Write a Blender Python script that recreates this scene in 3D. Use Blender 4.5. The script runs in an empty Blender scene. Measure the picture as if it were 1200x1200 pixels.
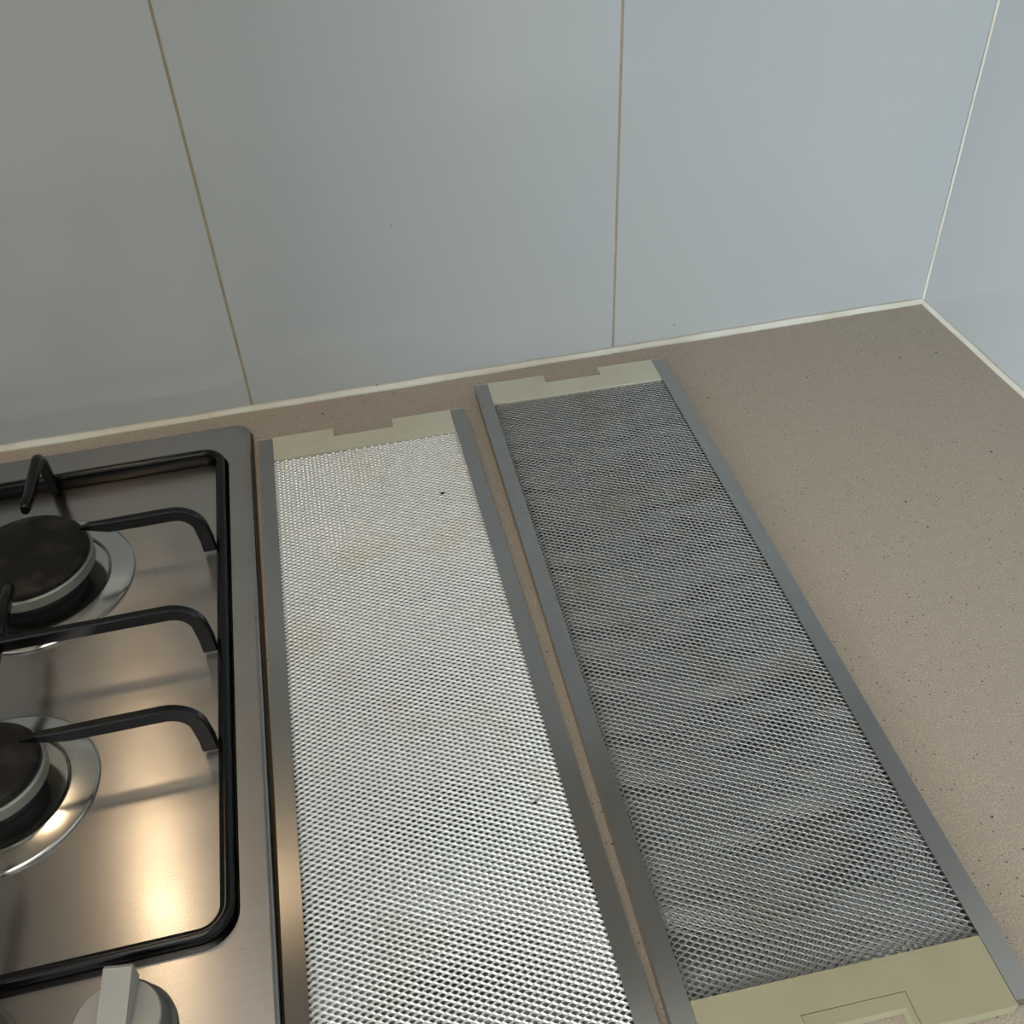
import bpy, bmesh, math, random
from mathutils import Vector, Matrix
from mathutils.geometry import tessellate_polygon
random.seed(7)
scene = bpy.context.scene
col = scene.collection
Z = 0.9                      # height of the worktop above the floor; x=0 right wall, y=0 back wall

# ------------------------------------------------------------------ camera, light, exposure
cam_d = bpy.data.cameras.new('camera'); cam = bpy.data.objects.new('camera', cam_d); col.objects.link(cam)
cam.location = (-0.5125, -0.6957, Z + 0.4594)
cam.rotation_euler = (0.8533, 0.0408, -0.2257)
cam_d.sensor_width = 36; cam_d.lens = 36 * 1180.7 / 1200
cam_d.clip_start = 0.01
scene.camera = cam

world = bpy.data.worlds.new('sky'); scene.world = world; world.use_nodes = True
bg = world.node_tree.nodes['Background']; bg.inputs[0].default_value = (0.75, 0.87, 1, 1); bg.inputs[1].default_value = 1.0

def area(name, loc, rot, sx, sy, power, colr):
    d = bpy.data.lights.new(name, 'AREA'); d.shape = 'RECTANGLE'; d.size = sx; d.size_y = sy
    d.energy = power; d.color = colr
    o = bpy.data.objects.new(name, d); col.objects.link(o); o.location = loc; o.rotation_euler = rot
    return o
area('window_daylight', (-2.9, -3.16, 1.5), (math.radians(90), 0, 0), 1.0, 1.0, 150, (0.76, 0.89, 1.0))
area('ceiling_fill_light', (-0.82, -0.78, 2.36), (0, 0, 0), 0.4, 1.0, 5.2, (1.0, 0.93, 0.84))  # fill light, added to brighten the worktop and the front of the hob

scene.view_settings.view_transform = 'Standard'
scene.view_settings.look = 'None'
scene.view_settings.gamma = 1
scene.view_settings.use_curve_mapping = False
scene.view_settings.exposure = 0.14

# ------------------------------------------------------------------ materials
def lin(c):
    return tuple(((v / 255) / 12.92 if v / 255 <= 0.04045 else ((v / 255 + 0.055) / 1.055) ** 2.4) for v in c)
def mat(name, rgb, rough=0.5, metal=0.0, aniso=0.0, tangent=None, spec=0.5, coat=0.0):
    m = bpy.data.materials.new(name); m.use_nodes = True
    b = m.node_tree.nodes['Principled BSDF']
    b.inputs['Base Color'].default_value = (*lin(rgb), 1)
    b.inputs['Roughness'].default_value = rough; b.inputs['Metallic'].default_value = metal
    b.inputs['Specular IOR Level'].default_value = spec
    b.inputs['Coat Weight'].default_value = coat
    b.inputs['Anisotropic'].default_value = aniso
    if tangent:
        n = m.node_tree.nodes.new('ShaderNodeCombineXYZ')
        for i in range(3): n.inputs[i].default_value = tangent[i]
        m.node_tree.links.new(n.outputs[0], b.inputs['Tangent'])
    return m
def coords(m, scale=(1, 1, 1), kind='Object'):
    nt = m.node_tree
    tc = nt.nodes.new('ShaderNodeTexCoord'); mp = nt.nodes.new('ShaderNodeMapping')
    mp.inputs['Scale'].default_value = scale
    nt.links.new(tc.outputs[kind], mp.inputs[0]); return mp.outputs[0]
def noise(m, scale, detail=4, vec=None, rough=0.5):
    n = m.node_tree.nodes.new('ShaderNodeTexNoise'); n.inputs['Scale'].default_value = scale
    n.inputs['Detail'].default_value = detail; n.inputs['Roughness'].default_value = rough
    if vec is not None: m.node_tree.links.new(vec, n.inputs['Vector'])
    return n.outputs['Fac']
def ramp(m, fac, stops):
    r = m.node_tree.nodes.new('ShaderNodeValToRGB'); e = r.color_ramp.elements
    while len(e) < len(stops): e.new(0.5)
    for k, (p, c) in enumerate(stops):
        e[k].position = p; e[k].color = (*c, 1) if len(c) == 3 else c
    m.node_tree.links.new(fac, r.inputs[0]); return r.outputs[0]
def mixc(m, fac, a, b, mode='MIX'):
    n = m.node_tree.nodes.new('ShaderNodeMix'); n.data_type = 'RGBA'; n.blend_type = mode
    for s, v in ((n.inputs[0], fac), (n.inputs[6], a), (n.inputs[7], b)):
        if isinstance(v, (int, float)): s.default_value = v
        elif isinstance(v, tuple): s.default_value = (*v, 1)
        else: m.node_tree.links.new(v, s)
    return n.outputs[2]
def base(m, out): m.node_tree.links.new(out, m.node_tree.nodes['Principled BSDF'].inputs['Base Color'])
def roughin(m, out): m.node_tree.links.new(out, m.node_tree.nodes['Principled BSDF'].inputs['Roughness'])
def bump(m, fac, strength, dist):
    n = m.node_tree.nodes.new('ShaderNodeBump'); n.inputs['Strength'].default_value = strength; n.inputs['Distance'].default_value = dist
    m.node_tree.links.new(fac, n.inputs['Height']); m.node_tree.links.new(n.outputs[0], m.node_tree.nodes['Principled BSDF'].inputs['Normal'])
def specks(m, vec, scale, size, keep):
    """sparse dots: 1 inside a dot"""
    nt = m.node_tree
    v = nt.nodes.new('ShaderNodeTexVoronoi'); v.inputs['Scale'].default_value = scale
    nt.links.new(vec, v.inputs['Vector'])
    d = nt.nodes.new('ShaderNodeMath'); d.operation = 'LESS_THAN'; d.inputs[1].default_value = size
    nt.links.new(v.outputs['Distance'], d.inputs[0])
    s = nt.nodes.new('ShaderNodeSeparateColor'); nt.links.new(v.outputs['Color'], s.inputs[0])
    k = nt.nodes.new('ShaderNodeMath'); k.operation = 'LESS_THAN'; k.inputs[1].default_value = keep
    nt.links.new(s.outputs[0], k.inputs[0])
    x = nt.nodes.new('ShaderNodeMath'); x.operation = 'MULTIPLY'
    nt.links.new(d.outputs[0], x.inputs[0]); nt.links.new(k.outputs[0], x.inputs[1]); return x.outputs[0]

M = {}
# white glazed wall tile with a few grease specks
m = mat('glazed_white_tile', (205, 208, 207), 0.09, spec=0.5)
v = coords(m, kind='Generated'); v = coords(m, (1, 1, 1), 'Object')
c = mixc(m, ramp(m, noise(m, 5, 3, v), [(0.35, (0, 0, 0)), (0.7, (1, 1, 1))]), lin((190, 194, 195)), lin((194, 196, 195)))
c = mixc(m, specks(m, v, 24, 0.016, 0.5), c, lin((120, 110, 95)))
base(m, c)
bump(m, noise(m, 9, 2, v), 0.05, 0.004)
M['tile'] = m
m = mat('grout', (176, 160, 132), 0.85)
v = coords(m); base(m, mixc(m, noise(m, 60, 3, v), lin((150, 132, 104)), lin((196, 184, 158)))); M['grout'] = m
# cream silicone bead with grime
m = mat('silicone', (222, 217, 196), 0.45)
v = coords(m); c = mixc(m, ramp(m, noise(m, 14, 5, v), [(0.45, (0, 0, 0)), (0.75, (1, 1, 1))]), lin((234, 231, 218)), lin((212, 202, 174)))
c = mixc(m, specks(m, v, 130, 0.11, 0.05), c, lin((120, 100, 76))); base(m, c); M['silicone'] = m
# beige speckled laminate
m = mat('laminate', (160, 148, 134), 0.42, spec=0.35)
v = coords(m)
c = mixc(m, ramp(m, noise(m, 900, 2, v), [(0.36, (0, 0, 0)), (0.64, (1, 1, 1))]), lin((160, 146, 130)), lin((192, 179, 163)))
c = mixc(m, ramp(m, noise(m, 130, 4, v), [(0.35, (0, 0, 0)), (0.7, (1, 1, 1))]), c, mixc(m, 0.75, c, lin((170, 157, 142))))
c = mixc(m, specks(m, v, 330, 0.17, 0.22), c, lin((96, 84, 72)))
c = mixc(m, specks(m, v, 60, 0.055, 0.18), c, lin((70, 56, 44)))
base(m, c); M['laminate'] = m
# stainless steel, brushed along x (highlight stretched along y)
m = mat('brushed_steel', (160, 158, 156), 0.26, 1.0, 0.85, (0, 1, 0), coat=0.35)
m.node_tree.nodes['Principled BSDF'].inputs['Coat Roughness'].default_value = 0.13
v = coords(m, (10, 700, 10)); r = noise(m, 2, 2, v)
v2 = coords(m)
c = mixc(m, r, lin((151, 149, 147)), lin((171, 169, 167)))
c = mixc(m, ramp(m, noise(m, 26, 6, v2, 0.65), [(0.2, (0, 0, 0)), (0.9, (1, 1, 1))]), c, lin((150, 146, 142)))
c = mixc(m, specks(m, v2, 80, 0.045, 0.15), c, lin((70, 56, 46)))
base(m, c); M['steel'] = m
m = mat('polished_steel', (190, 190, 188), 0.16, 1.0); M['polished'] = m
# filter rail aluminium, brushed along y (highlight stretched along x)
m = mat('rail_aluminium', (176, 176, 176), 0.27, 1.0, 0.8, (1, 0, 0))
v = coords(m, (500, 6, 500)); r = noise(m, 2, 4, v)
v2 = coords(m); base(m, mixc(m, r, lin((166, 164, 163)), lin((174, 173, 170)))); M['rail'] = m
m = mat('mesh_aluminium', (226, 225, 222), 0.46, 0.9)
v = coords(m); base(m, mixc(m, ramp(m, noise(m, 18, 4, v), [(0.56, (0, 0, 0)), (0.9, (1, 1, 1))]), lin((228, 227, 224)), lin((216, 204, 180)))); M['mesh'] = m
m = mat('greasy_mesh_aluminium', (190, 190, 188), 0.58, 0.6)
v = coords(m); base(m, mixc(m, ramp(m, noise(m, 16, 4, v), [(0.56, (0, 0, 0)), (0.9, (1, 1, 1))]), lin((164, 164, 162)), lin((150, 138, 116)))); M['mesh_greasy'] = m
M['mesh_inner'] = mat('shaded_inner_mesh', (150, 148, 144), 0.42, 0.9)  # inner layers coloured darker to imitate shade deep in the mesh holes
M['mesh_pad'] = mat('crumpled_inner_mesh', (188, 187, 184), 0.5, 0.6)
m = mat('cream_plastic', (206, 200, 172), 0.42)
v = coords(m); base(m, mixc(m, ramp(m, noise(m, 30, 4, v), [(0.5, (0, 0, 0)), (0.8, (1, 1, 1))]), lin((202, 198, 178)), lin((194, 188, 164)))); M['cream'] = m
m = mat('yellowed_plastic', (196, 187, 140), 0.42)
v = coords(m); base(m, mixc(m, ramp(m, noise(m, 30, 4, v), [(0.5, (0, 0, 0)), (0.8, (1, 1, 1))]), lin((164, 157, 128)), lin((156, 147, 114)))); M['yellowed'] = m
M['enamel'] = mat('black_enamel', (11, 11, 12), 0.20, spec=0.3)
m = mat('matt_black_cap', (22, 21, 21), 0.5, spec=0.22)
v = coords(m); base(m, mixc(m, ramp(m, noise(m, 45, 6, v, 0.65), [(0.45, (0, 0, 0)), (0.8, (1, 1, 1))]), lin((15, 14, 14)), lin((60, 56, 52)))); M['cap'] = m
M['burner_alu'] = mat('burner_aluminium', (150, 148, 140), 0.45, 0.9)
M['burner_dark'] = mat('burner_void', (30, 28, 27), 0.6)
m = mat('knob_plastic', (150, 146, 138), 0.5)
v = coords(m); bump(m, noise(m, 1500, 2, v), 0.15, 0.0003); M['knob'] = m
M['knob_dark'] = mat('knob_side_plastic', (88, 85, 80), 0.5)
M['gasket'] = mat('brown_gasket', (96, 78, 52), 0.6)
M['rubber'] = mat('black_rubber', (24, 23, 23), 0.7)
M['paint'] = mat('wall_paint', (214, 210, 202), 0.75)
M['ceil'] = mat('ceiling_paint', (228, 226, 222), 0.85)
m = mat('floor_tile', (120, 112, 104), 0.18)
v = coords(m); base(m, mixc(m, noise(m, 8, 4, v), lin((112, 104, 96)), lin((134, 126, 117)))); M['floor'] = m
M['cabinet'] = mat('cabinet_laminate', (196, 192, 184), 0.4)
M['hood'] = mat('hood_enamel', (188, 184, 176), 0.4)
M['hood_dark'] = mat('hood_inside', (58, 56, 54), 0.55)
M['hood_in'] = mat('hood_galvanised_liner', (232, 230, 226), 0.5, 0.1)
M['crumb'] = mat('burnt_crumb', (28, 22, 18), 0.8)
M['frame'] = mat('window_frame', (225, 225, 222), 0.4)
m = mat('lamp_glass', (255, 225, 180), 0.4)
b = m.node_tree.nodes['Principled BSDF']; b.inputs['Emission Color'].default_value = (1, 0.74, 0.46, 1); b.inputs['Emission Strength'].default_value = 66; M['lamp'] = m
m = mat('window_glass', (255, 255, 255), 0.0); m.node_tree.nodes['Principled BSDF'].inputs['Transmission Weight'].default_value = 1; M['glass'] = m

# ------------------------------------------------------------------ mesh helpers
def link(name, me, material, parent=None, loc=None, smooth=None):
    o = bpy.data.objects.new(name, me); col.objects.link(o)
    for mm in (material if isinstance(material, (list, tuple)) else [material]): me.materials.append(mm)
    if parent: o.parent = parent
    if loc: o.location = loc
    if smooth is not None:
        for p in me.polygons: p.use_smooth = smooth
    return o
def from_bm(name, bm, material, parent=None, loc=None, smooth=False, bevel=0, seg=2):
    if bevel:
        es = [e for e in bm.edges if len(e.link_faces) == 2 and e.calc_face_angle(0) > 0.6]
        bmesh.ops.bevel(bm, geom=es, offset=bevel, segments=seg, profile=0.5, affect='EDGES')
    bmesh.ops.recalc_face_normals(bm, faces=bm.faces)
    me = bpy.data.meshes.new(name); bm.to_mesh(me); bm.free()
    o = link(name, me, material, parent, loc)
    for p in me.polygons: p.use_smooth = smooth
    return o
def bx(bm, x0, x1, y0, y1, z0, z1):
    vs = [bm.verts.new((x, y, z)) for z in (z0, z1) for y in (y0, y1) for x in (x0, x1)]
    for f in ((0, 2, 3, 1), (4, 5, 7, 6), (0, 1, 5, 4), (2, 6, 7, 3), (0, 4, 6, 2), (1, 3, 7, 5)): bm.faces.new([vs[i] for i in f])
def box(name, dims, material, parent=None, bevel=0, seg=2, loc=None):
    bm = bmesh.new(); bx(bm, *dims); return from_bm(name, bm, material, parent, loc, False, bevel, seg)
def rrect(x0, x1, y0, y1, r, n=8):
    pts = []
    for cx, cy, a0 in ((x1 - r, y1 - r, 0), (x0 + r, y1 - r, 90), (x0 + r, y0 + r, 180), (x1 - r, y0 + r, 270)):
        for k in range(n + 1):
            a = math.radians(a0 + 90 * k / n); pts.append((cx + r * math.cos(a), cy + r * math.sin(a)))
    return pts
def bridge(bm, A, B, smooth=True):
    n = len(A)
    for i in range(n):
        f = bm.faces.new((A[i], A[(i + 1) % n], B[(i + 1) % n], B[i])); f.smooth = smooth
def fill(bm, loops):
    flat = [v for L in loops for v in L]
    for t in tessellate_polygon([[v.co for v in L] for L in loops]):
        try: bm.faces.new([flat[i] for i in t])
        except ValueError: pass
def prism(name, outline, z0, z1, material, parent=None, bevel=0, seg=2, loc=None):
    bm = bmesh.new(); a = [bm.verts.new((x, y, z0)) for x, y in outline]; b = [bm.verts.new((x, y, z1)) for x, y in outline]
    bm.faces.new(a[::-1]); bm.faces.new(b); bridge(bm, a, b, False)
    return from_bm(name, bm, material, parent, loc, False, bevel, seg)
def lathe(name, prof, material, parent=None, n=72, loc=None, sharp=0.6):
    bm = bmesh.new(); rings = []
    for r, z in prof:
        if r < 1e-6: rings.append([bm.verts.new((0, 0, z))])
        else: rings.append([bm.verts.new((r * math.cos(2 * math.pi * k / n), r * math.sin(2 * math.pi * k / n), z)) for k in range(n)])
    for A, B in zip(rings, rings[1:]):
        for i in range(n):
            j = (i + 1) % n
            vs = [A[i % len(A)], A[j % len(A)], B[j % len(B)], B[i % len(B)]]
            u = []
            for q in vs:
                if q not in u: u.append(q)
            if len(u) > 2: bm.faces.new(u)
    bmesh.ops.recalc_face_normals(bm, faces=bm.faces)
    for f in bm.faces: f.smooth = True
    for e in bm.edges:
        if len(e.link_faces) == 2 and e.calc_face_angle(0) > sharp: e.smooth = False
    me = bpy.data.meshes.new(name); bm.to_mesh(me); bm.free()
    return link(name, me, material, parent, loc)
def empty(name, loc, rz=0):
    o = bpy.data.objects.new(name, None); col.objects.link(o); o.location = loc; o.rotation_euler = (0, 0, rz); o.empty_display_size = 0.02; return o
def tag(o, label, cat, group=None):
    o['label'] = label; o['category'] = cat
    if group: o['group'] = group
    return o
def struct(o, label=None):
    o['kind'] = 'structure'
    if label: o['label'] = label
    return o

# ------------------------------------------------------------------ room
XL, YB, H = -3.6, -3.2, 2.4
struct(box('floor', (XL - .1, .1, YB - .1, .1, -.1, 0), M['floor']), 'brown grey glossy tiled kitchen floor')
struct(box('ceiling', (XL - .1, .1, YB - .1, .1, H, H + .1), M['ceil']), 'white painted kitchen ceiling')
wb = struct(box('wall_back', (XL, 0.1, 0.006, 0.1, 0, H), M['paint']), 'kitchen wall behind the hob clad in large white glossy tiles')
wr = struct(box('wall_right', (0.006, 0.1, YB, 0.006, 0, H), M['paint']), 'side wall at the end of the worktop clad in white glossy tiles')
struct(box('wall_left', (XL - .1, XL, YB, 0.1, 0, H), M['paint']), 'plain painted wall at the far side of the room')
struct(box('wall_light_block', (-1.41, -1.31, -1.3, 0.006, 0, H), M['paint']), 'unseen wall added at the far end of the worktop to block window light')  # unseen wall, added to keep window light off the left back wall
bm = bmesh.new()
WX0, WX1, WZ0, WZ1 = -3.45, -2.35, 0.95, 2.05
bx(bm, XL, WX0, YB - .1, YB, 0, H); bx(bm, WX1, .1, YB - .1, YB, 0, H)
bx(bm, WX0, WX1, YB - .1, YB, 0, WZ0); bx(bm, WX0, WX1, YB - .1, YB, WZ1, H)
struct(from_bm('wall_front', bm, M['paint']), 'painted wall with a window facing the worktop')
bm = bmesh.new()
for x0, x1, z0, z1 in ((WX0, WX1, WZ0, WZ0 + .05), (WX0, WX1, WZ1 - .05, WZ1), (WX0, WX0 + .05, WZ0, WZ1), (WX1 - .05, WX1, WZ0, WZ1), (-2.93, -2.87, WZ0, WZ1)): bx(bm, x0, x1, YB - .08, YB - .02, z0, z1)
wn = struct(from_bm('window_1', bm, M['frame']), 'white framed window facing the worktop')
for a, b_ in ((WX0 + .05, -2.93), (-2.87, WX1 - .05)): box('pane', (a, b_, YB - .055, YB - .05, WZ0 + .05, WZ1 - .05), M['glass'], wn)

# tiles, each its own piece, 1.6 mm joints filled with recessed grout
T0, T1, G = Z - 0.02, Z + 0.598, 0.0010
joints = [0.0, -0.2847] + [-0.2847 - 0.3 * k for k in range(1, 4)] + [-1.31]
for a, b_ in zip(joints, joints[1:]):
    x1 = a - (G if a < 0 else 0.0015); x0 = b_ + G
    box('tile', (x0, x1, 0, 0.006, T0, T1), M['tile'], wb, 0.0007, 2)
    if b_ > -1.3: box('grout_line', (b_ - G, b_ + G, 0.0006, 0.006, T0, T1), M['grout'], wb)
yj = [-0.0, -0.3, -0.6, -0.9]
for a, b_ in zip(yj, yj[1:]):
    box('tile', (0, 0.006, b_ + G, a - (G if a < 0 else 0), T0, T1), M['tile'], wr, 0.0007, 2)
    box('grout_line', (0.0006, 0.006, b_ - G, b_ + G, T0, T1), M['grout'], wr)

# ------------------------------------------------------------------ worktop and base cabinets
bm = bmesh.new()
bx(bm, -1.30, -0.0005, -0.62, -0.0005, Z - 0.036, Z)
top = from_bm('countertop', bm, M['laminate'], None, None, False, 0.004, 3)
tag(top, 'beige speckled laminate worktop running under the hob and filters', 'countertop')
for k, (x0, x1) in enumerate(((-1.29, -0.56), (-0.55, -0.004))):
    t = empty('base_cabinet', ((x0 + x1) / 2, -0.3, 0)); w = (x1 - x0) / 2
    tag(t, ('white base cabinet under the gas hob', 'white base cabinet in the corner under the two filters')[k], 'cabinet')
    box('body', (-w, w, -0.26, 0.28, 0.1, Z - 0.038), M['cabinet'], t); box('kickboard', (-w, w, -0.2, 0.25, 0, 0.1), M['hood_dark'], t)
    d = box('door', (-w + .003, w - .003, -0.279, -0.261, 0.11, Z - 0.045), M['cabinet'], t, 0.002); box('handle', (w - .06, w - .045, -0.31, -0.28, 0.55, 0.7), M['polished'], d, 0.003)

# silicone beads (irregular along their length)
def bead(name, p0, p1, n1, n2, w1, w2, seed):
    """n1, n2: unit vectors away from the corner on the two surfaces"""
    rnd = random.Random(seed); L = (Vector(p1) - Vector(p0)).length; n = int(L / 0.006); bm = bmesh.new(); prev = None
    ph = [rnd.uniform(0, 6) for _ in range(4)]
    for k in range(n + 1):
        s = L * k / n; p = Vector(p0).lerp(Vector(p1), k / n)
        j = 1 + 0.09 * math.sin(s * 23 + ph[0]) + 0.05 * math.sin(s * 71 + ph[1]) + rnd.uniform(-.03, .03)
        jj = 1 + 0.09 * math.sin(s * 19 + ph[2]) + 0.05 * math.sin(s * 80 + ph[3]) + rnd.uniform(-.03, .03)
        a, b_ = Vector(n1) * w1 * j, Vector(n2) * w2 * jj
        ring = [bm.verts.new(q) for q in (p, p + a, p + a * 0.62 + b_ * 0.22, p + a * 0.24 + b_ * 0.6, p + b_)]
        if prev: bridge(bm, prev, ring)
        prev = ring
    return from_bm(name, bm, M['silicone'], None, None, True)
struct(bead('trim_1', (-1.30, 0, Z), (0, 0, Z), (0, -1, 0), (0, 0, 1), 0.0042, 0.0042, 1), 'cream sealant bead between the worktop and the back wall tiles')
struct(bead('trim_2', (0, 0, Z), (0, -0.62, Z), (-1, 0, 0), (0, 0, 1), 0.0032, 0.0030, 2), 'cream sealant bead between the worktop and the side wall tiles')
struct(bead('trim_3', (0, 0, Z), (0, 0, Z + 0.598), (-1, 0, 0), (0, -1, 0), 0.0012, 0.0018, 3), 'thin cream sealant line up the tiled corner')

# ------------------------------------------------------------------ overhead: hood and wall cabinets (above the view)
HX0, HX1, HZ = -1.165, -0.567, Z + 0.60
hood = empty('range_hood', (-0.866, -0.14, HZ)); tag(hood, 'slide-out range hood above the gas hob with its filters taken out', 'range hood')
hw = (HX1 - HX0) / 2
bm = bmesh.new()
for d in ((-hw, hw, -0.13, -0.115, 0, 0.14), (-hw, hw, 0.125, 0.138, 0, 0.14), (-hw, -hw + .012, -0.115, 0.125, 0, 0.14), (hw - .012, hw, -0.115, 0.125, 0, 0.14), (-hw, hw, -0.13, 0.138, 0.14, 0.15), (-hw + .012, hw - .012, 0.05, 0.125, 0.008, 0.014)): bx(bm, *d)
from_bm('body', bm, M['hood'], hood)
box('inner_liner', (-hw + .013, hw - .013, -0.114, 0.05, 0.085, 0.10), M['hood_in'], hood)
box('fascia', (-hw, hw, -0.15, -0.131, -0.005, 0.05), M['hood'], hood, 0.003)
lathe('lamp', [(0, -0.018), (0.010, -0.017), (0.016, -0.010), (0.017, 0.0), (0.015, 0.006), (0, 0.006)], M['lamp'], hood, 24, (0.056, 0.085, 0.001))
for k, (x0, x1) in enumerate(((-1.30, HX0 - .003), (HX1 + .003, -0.003))):
    w = (x1 - x0) / 2; t = empty('wall_cabinet', ((x0 + x1) / 2, -0.16, HZ))
    tag(t, ('narrow white wall cabinet between the range hood and the added light-blocking wall', 'white wall cabinet in the corner beside the range hood')[k], 'cabinet')
    box('body', (-w, w, -0.12, 0.158, 0, 0.7), M['cabinet'], t)
    d = box('door', (-w + .002, w - .002, -0.139, -0.121, 0, 0.7), M['cabinet'], t, 0.002); box('handle', (w - .05, w - .04, -0.165, -0.139, 0.05, 0.18), M['polished'], d, 0.003)
t = empty('wall_cabinet', ((HX0 + HX1) / 2, -0.16, HZ + 0.152)); tag(t, 'white wall cabinet over the range hood', 'cabinet')
box('body', (-hw, hw, -0.12, 0.158, 0, 0.548), M['cabinet'], t); box('door', (-hw + .002, hw - .002, -0.139, -0.121, 0, 0.548), M['cabinet'], t, 0.002)

t = empty('fill_light_fixture', (-0.82, -0.78, H)); tag(t, 'slim rectangular fixture added for the ceiling fill light', 'ceiling light')  # fixture added around the overhead fill light
bm = bmesh.new()
for d in ((-.21, .21, -.51, .51, -.03, -.001), (-.225, -.21, -.525, .525, -.045, -.001), (.21, .225, -.525, .525, -.045, -.001), (-.21, .21, -.525, -.51, -.045, -.001), (-.21, .21, .51, .525, -.045, -.001)): bx(bm, *d)
from_bm('housing', bm, M['frame'], t)

# ------------------------------------------------------------------ gas hob
HC = -0.866
hob = empty('gas_hob', (HC, -0.275, Z)); tag(hob, 'stainless steel gas hob set in the worktop', 'hob')
X0, X1, Y0, Y1 = -0.279, 0.279, -0.263, 0.247        # local
RZ, FZ = 0.0075, 0.0025
bm = bmesh.new()
def loop(x0, x1, y0, y1, r, z): return [bm.verts.new((x, y, z)) for x, y in rrect(x0, x1, y0, y1, r, 8)]
prev = loop(X0, X1, Y0, Y1, 0.012, 0.0012); bot = prev
for ins, z in ((0.0, 0.0052), (0.0006, 0.0066), (0.0018, 0.0074), (0.0032, RZ)):
    L = loop(X0 + ins, X1 - ins, Y0 + ins, Y1 - ins, 0.012 - ins * .5, z); bridge(bm, prev, L); prev = L
rim = prev; holes = []
basins = [(0.0125, 0.2625, -0.1735, 0.2145), (-0.2625, -0.0125, -0.1735, 0.2145)]
for (a, b_, c_, d_) in basins:
    h0 = loop(a, b_, c_, d_, 0.018, RZ); holes.append(h0); pr = h0
    for ins, z in ((0.0005, 0.0072), (0.0009, 0.0062), (0.0011, 0.0040), (0.0014, 0.0030), (0.0022, FZ)):
        L = loop(a + ins, b_ - ins, c_ + ins, d_ - ins, 0.018 - ins * .6, z); bridge(bm, pr, L); pr = L
    f = bm.faces.new(pr); f.smooth = False
fill(bm, [rim] + holes)
bm.faces.new(bot)
o = from_bm('steel_top', bm, M['steel'], hob)
for p in o.data.polygons:
    if len(p.vertices) == 4 and p.area < 1.2e-3: p.use_smooth = True
prism('gasket', rrect(X0 - .0012, X1 + .0012, Y0 - .0012, Y1 + .0012, 0.012), 0.0, 0.0011, M['gasket'], hob)

def knob(x, y, rz=0.0):
    k = bpy.data.objects.new('knob', None)
    kb = lathe('knob', [(0, 0.0082), (0.0225, 0.0082), (0.0225, 0.0095), (0.0205, 0.0105), (0.0198, 0.0195), (0.0190, 0.0205), (0, 0.0205)], M['knob_dark'], hob, 64)
    kb.location = (x, y, 0); kb.rotation_euler = (0, 0, rz)
    lathe('knob_face', [(0, 0.0206), (0.0188, 0.0206), (0.0184, 0.0213), (0, 0.0213)], M['knob'], kb, 64)
    bm = bmesh.new(); w = 0.0062
    prof = [(-0.0165, 0.0214), (-0.0165, 0.0222), (0.0185, 0.0325), (0.0200, 0.0315), (0.0195, 0.0214)]
    a = [bm.verts.new((-w, p, q)) for p, q in prof]; b2 = [bm.verts.new((w, p, q)) for p, q in prof]
    bm.faces.new(a[::-1]); bm.faces.new(b2); bridge(bm, a, b2, False)
    from_bm('grip', bm, M['knob'], kb, None, False, 0.0008, 2)
    bpy.data.objects.remove(k)
for kx, ky in ((-0.654, -0.4785), (-0.7225, -0.471), (-1.0095, -0.471), (-1.078, -0.4785)): knob(kx - HC, ky + 0.275, -0.15)

def burner(x, y, rc, rs, label):
    t = empty('gas_burner', (x, y, Z)); tag(t, label, 'burner')
    ri = rs - 0.0142
    lathe('skirt_ring', [(rs, FZ + .0002), (rs, FZ + .0014), (rs - .0006, FZ + .0019), (rs - .0014, FZ + .0021), (ri + .0012, 0.0060), (ri, 0.0061), (ri - .0010, 0.0056), (ri - .0022, 0.0046), (rc * 0.78, 0.0043), (rc * 0.78, FZ + .0002)], M['polished'], t, 96)
    lathe('burner_body', [(rc * .76, FZ + .0003), (rc * .76, 0.016), (rc * 0.6, 0.016)], M['burner_dark'], t, 64)
    lathe('flame_ring', [(rc * .6, 0.0155), (rc * .93, 0.0160), (rc + .0012, 0.0172), (rc + .0016, 0.0240), (rc + .0006, 0.0252), (rc * .6, 0.0252)], M['burner_alu'], t, 96)
    lathe('burner_cap', [(rc * .6, 0.0254), (rc - .0016, 0.0254), (rc - .0002, 0.0262), (rc, 0.0276), (rc - .0007, 0.0290), (rc - .0024, 0.0298), (rc * .8, 0.0303), (0, 0.0305)], M['cap'], t, 96)
    if rc > .035 or True:
        e = lathe('spark_pin', [(0, FZ + .0003), (0.002, FZ + .0003), (0.002, 0.012), (0.0012, 0.019), (0, 0.019)], M['knob'], t, 16)
        e.location = (-rc * 0.95 - .006, -rc * 0.3, 0.0)
burner(-0.7285, -0.1672, 0.0390, 0.0610, 'large burner with black cap behind the smaller burner')
burner(-0.7285, -0.3314, 0.0283, 0.0512, 'small burner with black cap, the one closer to the knobs')
burner(2 * HC + 0.7285, -0.1672, 0.0340, 0.0560, 'medium burner at the back of the hob, away from the filters')
burner(2 * HC + 0.7285, -0.3314, 0.0480, 0.0700, 'widest burner on the hob, away from the filters near the knobs')

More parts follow.
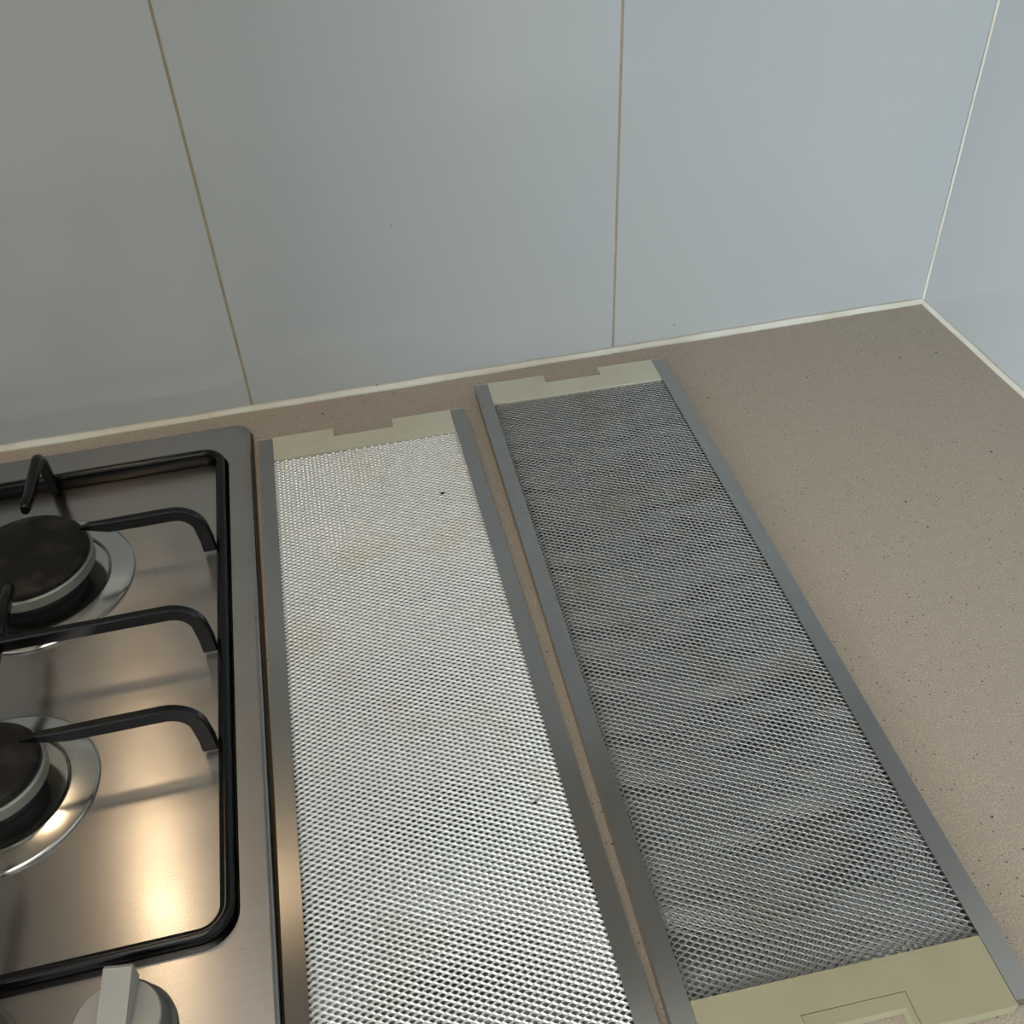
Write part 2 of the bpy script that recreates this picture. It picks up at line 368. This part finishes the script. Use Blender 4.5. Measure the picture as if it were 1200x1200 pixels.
# pan supports: black enamel frame with upright fingers
def bar_chain(name, path, up, half_w, sections, parent, round_=False):
    """path: points, sections: (offset inward/down height) per point; quad section of half width half_w across 'up x dir'"""
    bm = bmesh.new(); rings = []
    for i, p in enumerate(path):
        p = Vector(p); a = Vector(path[max(i - 1, 0)]); b_ = Vector(path[min(i + 1, len(path) - 1)]); d = (b_ - a).normalized()
        side = Vector(up); nrm = side.cross(d).normalized(); h, w = sections[i][0] / 2, sections[i][1] / 2
        ring = []
        a1, a2 = (.5, .6) if round_ else (.7, .8)
        for (u, q) in ((-a1, -1), (a1, -1), (1, -a2), (1, a2), (a1, 1), (-a1, 1), (-1, a2), (-1, -a2)):
            ring.append(bm.verts.new(p + side * (w * u) + nrm * (h * q)))
        rings.append(ring)
    for A, B in zip(rings, rings[1:]): bridge(bm, A, B)
    bm.faces.new(rings[0][::-1]); bm.faces.new(rings[-1])
    o = from_bm(name, bm, M['enamel'], parent)
    for p in o.data.polygons: p.use_smooth = round_ and len(p.vertices) == 4
    return o
def finger_path(p_root, inward, length, z0, z1, r=0.016, n=14):
    """stands up from the frame, bends inward and runs level; returns points"""
    px, py = p_root; ix, iy = inward; pts = [(px, py, z0), (px, py, z0 + (z1 - r - z0) * .5), (px + ix * .001, py + iy * .001, z1 - r)]
    for k in range(1, n + 1):
        a = math.radians(90 * k / n); pts.append((px + ix * (.001 + r * (1 - math.cos(a))), py + iy * (.001 + r * (1 - math.cos(a))), z1 - r + r * math.sin(a)))
    for s in (0.4, 0.7, 0.88, 1.0):
        q = r + (length - r) * s; pts.append((px + ix * q, py + iy * q, z1 + (0.0018 if s > .85 else 0)))
    return pts
def support(xc, label):
    t = empty('pan_support', (xc, -0.2545, Z)); tag(t, label, 'pan support', 'pan supports on the hob')
    ox, oy0, oy1 = 0.1230, -0.1915, 0.1915
    bm = bmesh.new()
    # frame bar: rounded section swept round a rounded rectangle
    sec = [(0.0, 0.0035), (0.0, 0.0128), (0.0010, 0.0143), (0.0030, 0.0148), (0.0052, 0.0143), (0.0064, 0.0126), (0.0066, 0.0040)]
    loops = []
    for ins, z in sec: loops.append([bm.verts.new((x, y, z)) for x, y in rrect(-ox + ins, ox - ins, oy0 + ins, oy1 - ins, 0.0165 - ins, 8)])
    for A, B in zip(loops, loops[1:] + loops[:1]): bridge(bm, A, B)
    o = from_bm('frame', bm, M['enamel'], t, None, True)
    for e in o.data.edges: pass
    for sx in (-1, 1):
        for sy in (-1, 1):
            f = lathe('rubber_foot', [(0, 0.0), (0.0028, 0.0), (0.0028, 0.003), (0, 0.003)], M['rubber'], t, 16); f.location = (sx * (ox - .0036), sy * .15, 0.00255)
    yb, yf, ym = -0.1672 + .2545, -0.3314 + .2545, -0.2581 + .2545
    H0, H1 = 0.0065, 0.0408
    def secs(n, hh=0.0088, taper=True):
        s = [(hh, 0.0052)] * n
        if taper: s[-3] = (hh * .95, 0.0050); s[-2] = (hh * .62, 0.0042); s[-1] = (hh * .16, 0.0024)
        return s
    xr = ox - .0072 - .0046
    for sx in (-1, 1):
        for y, ln in ((yb, 0.0735), (yf, 0.0880)):
            pth = finger_path((sx * xr, y), (-sx, 0), ln, H0, H1); bar_chain('finger', pth, (0, 1, 0), .0026, secs(len(pth)), t)
    # cross bar in the middle, bent down at both ends
    pth = finger_path((xr, ym), (-1, 0), xr, H0, H1 + .001)[:-2]; left = [(-x, y, z) for x, y, z in pth][::-1]
    pth = pth + [(0, ym, H1 + .001)] + left; bar_chain('cross_bar', pth, (0, 1, 0), .0026, secs(len(pth), 0.0088, False), t)
    # fingers pointing along the hob: from back bar, front bar and both ways off the cross bar
    for y, s, ln in ((oy1 - .0118, -1, 0.066), (oy0 + .0118, 1, 0.066)):
        pth = finger_path((0.0015, y), (0, s), ln, H0, H1 + .001, 0.012)
        sc = [(0.0088, 0.0062)] * len(pth); sc[-1] = (0.0060, 0.0046); bar_chain('finger', pth, (1, 0, 0), .003, sc, t, True)
    for s, ln in ((1, 0.052), (-1, 0.034)):
        pth = [(0.0, ym + s * q, H1 + dz) for q, dz in ((0.002, 0), (ln * .4, 0), (ln * .7, .0), (ln * .9, -.001), (ln, -.002))]
        sc = [(0.0088, 0.0062)] * 3 + [(0.0075, 0.0056), (0.004, 0.004)]; bar_chain('finger', pth, (1, 0, 0), .003, sc, t, True)
support(-0.7285, 'black enamelled pan support on the hob half beside the filters')
support(2 * HC + 0.7285, 'black enamelled pan support on the hob half away from the filters')

# ------------------------------------------------------------------ range hood filters
FW, FL, FH, RW = 0.1577, 0.5260, 0.0080, 0.0105
LWD, P = 0.00575, 0.00160
def expanded(name, x0, x1, y0, y1, zc, w, tilt, thick, material, parent, pitch=1.0, wave=0.0, flat=False, seed=1):
    """expanded metal: rows of zig-zag ribbon strands joined at their knuckles; tilt = angle of the ribbon from horizontal"""
    rnd = random.Random(seed); lw, pp = LWD * pitch, P * pitch
    nr = int((y1 - y0) / pp); nc = int((x1 - x0) / lw * 4); xs = [x0 + (x1 - x0) * i / nc for i in range(nc + 1)]
    V, F = [], []; A = pp * 0.92; ph = [rnd.uniform(0, 6) for _ in range(6)]
    cw, sw = math.cos(tilt), math.sin(tilt); q = 1 if flat else 4
    tri = (1, 1, -1, -1)
    for r in range(nr):
        yc = y0 + (r + .5) * pp; base_i = len(V); ph_r = 0 if r % 2 else 2
        for i, x in enumerate(xs):
            kk = (i + ph_r) % 4; yo = A / 2 * tri[kk]
            xx = x + (lw * 0.035 * (1 if kk in (1, 3) else -1)) * -1
            z = zc + (wave * (math.sin(yc * 150 + 1.4 * math.sin(x * 38 + ph[0]) + ph[1]) + .5 * math.sin(yc * 330 + x * 60 + ph[2])) if wave else 0)
            y = yc + yo; dz = 0.00008 * rnd.uniform(-1, 1); a, b_ = w / 2, thick / 2
            if flat:
                V.append((xx, y - a * cw, z - a * sw + dz)); V.append((xx, y + a * cw, z + a * sw + dz))
            else:
                for u, t in ((-a, -b_), (a, -b_), (a, b_), (-a, b_)):
                    V.append((xx, y + u * cw - t * sw, z + u * sw + t * cw + dz))
        n = 2 if flat else 4
        for i in range(nc):
            s, e = base_i + i * n, base_i + (i + 1) * n
            if flat: F.append((s, e, e + 1, s + 1))
            else:
                for k in range(4): F.append((s + k, s + (k + 1) % 4, e + (k + 1) % 4, e + k))
    me = bpy.data.meshes.new(name); me.from_pydata(V, [], F); me.update()
    o = link(name, me, material, parent, None, False); o['kind'] = 'stuff'; return o

def hood_filter(loc, rz, tilt, mesh_mat, cap_mat, front_mat, label, w_top, thick, seed, inner, in_tilt, wave):
    t = empty('range_hood_filter', loc, rz); tag(t, label, 'filter')
    # side rails: folded aluminium channel with a lip turned in over the mesh
    for x0, x1 in ((0, RW), (FW - RW, FW)):
        box('side_rail', (x0, x1, -FL + .002, -0.0012, 0.0002, FH), M['rail'], t, 0.0007, 3)
    n0, n1, nd, cd = 0.0565, 0.1015, 0.0105, 0.0285
    e = RW + .0002
    prism('end_cap', [(e, -cd), (FW - e, -cd), (FW - e, 0), (n1, 0), (n1, -nd), (n0, -nd), (n0, 0), (e, 0)], 0.0004, FH - .0002, cap_mat, t, 0.0005, 2)
    box('cap_lip', (0.0002, FW - .0002, -0.001, 0, 0.0004, 0.0035), cap_mat, t) if False else None
    for x0, x1 in ((0.0004, RW), (FW - RW, FW - .0004)): box('cap_edge', (x0, x1, -0.0010, 0.0003, 0.0004, FH - .0006), cap_mat, t)
    # front cap with the finger latch
    a, b_, lt = 0.0550, 0.1035, 0.0160
    c = prism('end_cap', [(e, -FL), (a, -FL), (a, -FL + lt), (b_, -FL + lt), (b_, -FL), (FW - e, -FL), (FW - e, -FL + .0315), (e, -FL + .0315)], 0.0004, FH - .0002, front_mat, t, 0.0005, 2)
    bm = bmesh.new(); i1, i2, it = a + .0060, b_ - .0030, lt - .0066
    s = 0.0003
    for d in ((a + s, b_ - s, -FL + it, -FL + lt - s, 0.0004, FH - .0008), (a + s, i1, -FL + .0005, -FL + it, 0.0004, FH - .0008), (i2, b_ - s, -FL + .0005, -FL + it, 0.0004, FH - .0008)): bx(bm, *d)
    from_bm('finger_latch', bm, front_mat, c)
    m0, m1 = -FL + .0312, -cd + .0003
    expanded('mesh_screen', RW - .0006, FW - RW + .0006, m0, m1, 0.0060, w_top, tilt, thick, mesh_mat, t, 1.0, 0, False, seed)
    expanded('inner_mesh', RW, FW - RW, m0, m1, 0.0036, 0.0012, in_tilt, 0, inner, t, 1.045, wave, True, seed + 1)
    expanded('inner_mesh', RW, FW - RW, m0, m1, 0.0019, 0.0014, -in_tilt, 0, M['mesh_inner'], t, 1.09, 0.0005, True, seed + 2)
    return t
hood_filter((-0.5812, -0.0546, Z), -0.0099, math.radians(42), M['mesh'], M['cream'], M['cream'], 'bright silver mesh range hood filter lying beside the hob', 0.00130, 0.00042, 11, M['mesh_inner'], 0.35, 0.0004)
hood_filter((-0.4095, -0.0287, Z), -0.0276, math.radians(145), M['mesh_greasy'], M['cream'], M['yellowed'], 'dark grey mesh range hood filter lying on the open worktop', 0.00105, 0.00058, 21, M['mesh_pad'], 0.05, 0.0012)

# crumbs on the bright filter
for x, y, r, lab in ((-0.4568, -0.1532, 0.0015, 'tiny burnt black crumb on the bright silver mesh, near its notched end cap'), (-0.4538, -0.4103, 0.0011, 'minute crumb on the bright silver mesh near the rail facing the dark filter')):
    bm = bmesh.new(); bmesh.ops.create_icosphere(bm, subdivisions=2, radius=r)
    for v in bm.verts: v.co = Vector((v.co.x * 1.2, v.co.y * .7, v.co.z * .5)) * random.uniform(.75, 1.15)
    tag(from_bm('crumb', bm, M['crumb'], None, (x, y, Z + 0.0071)), lab, 'crumb', 'crumbs on the bright filter')
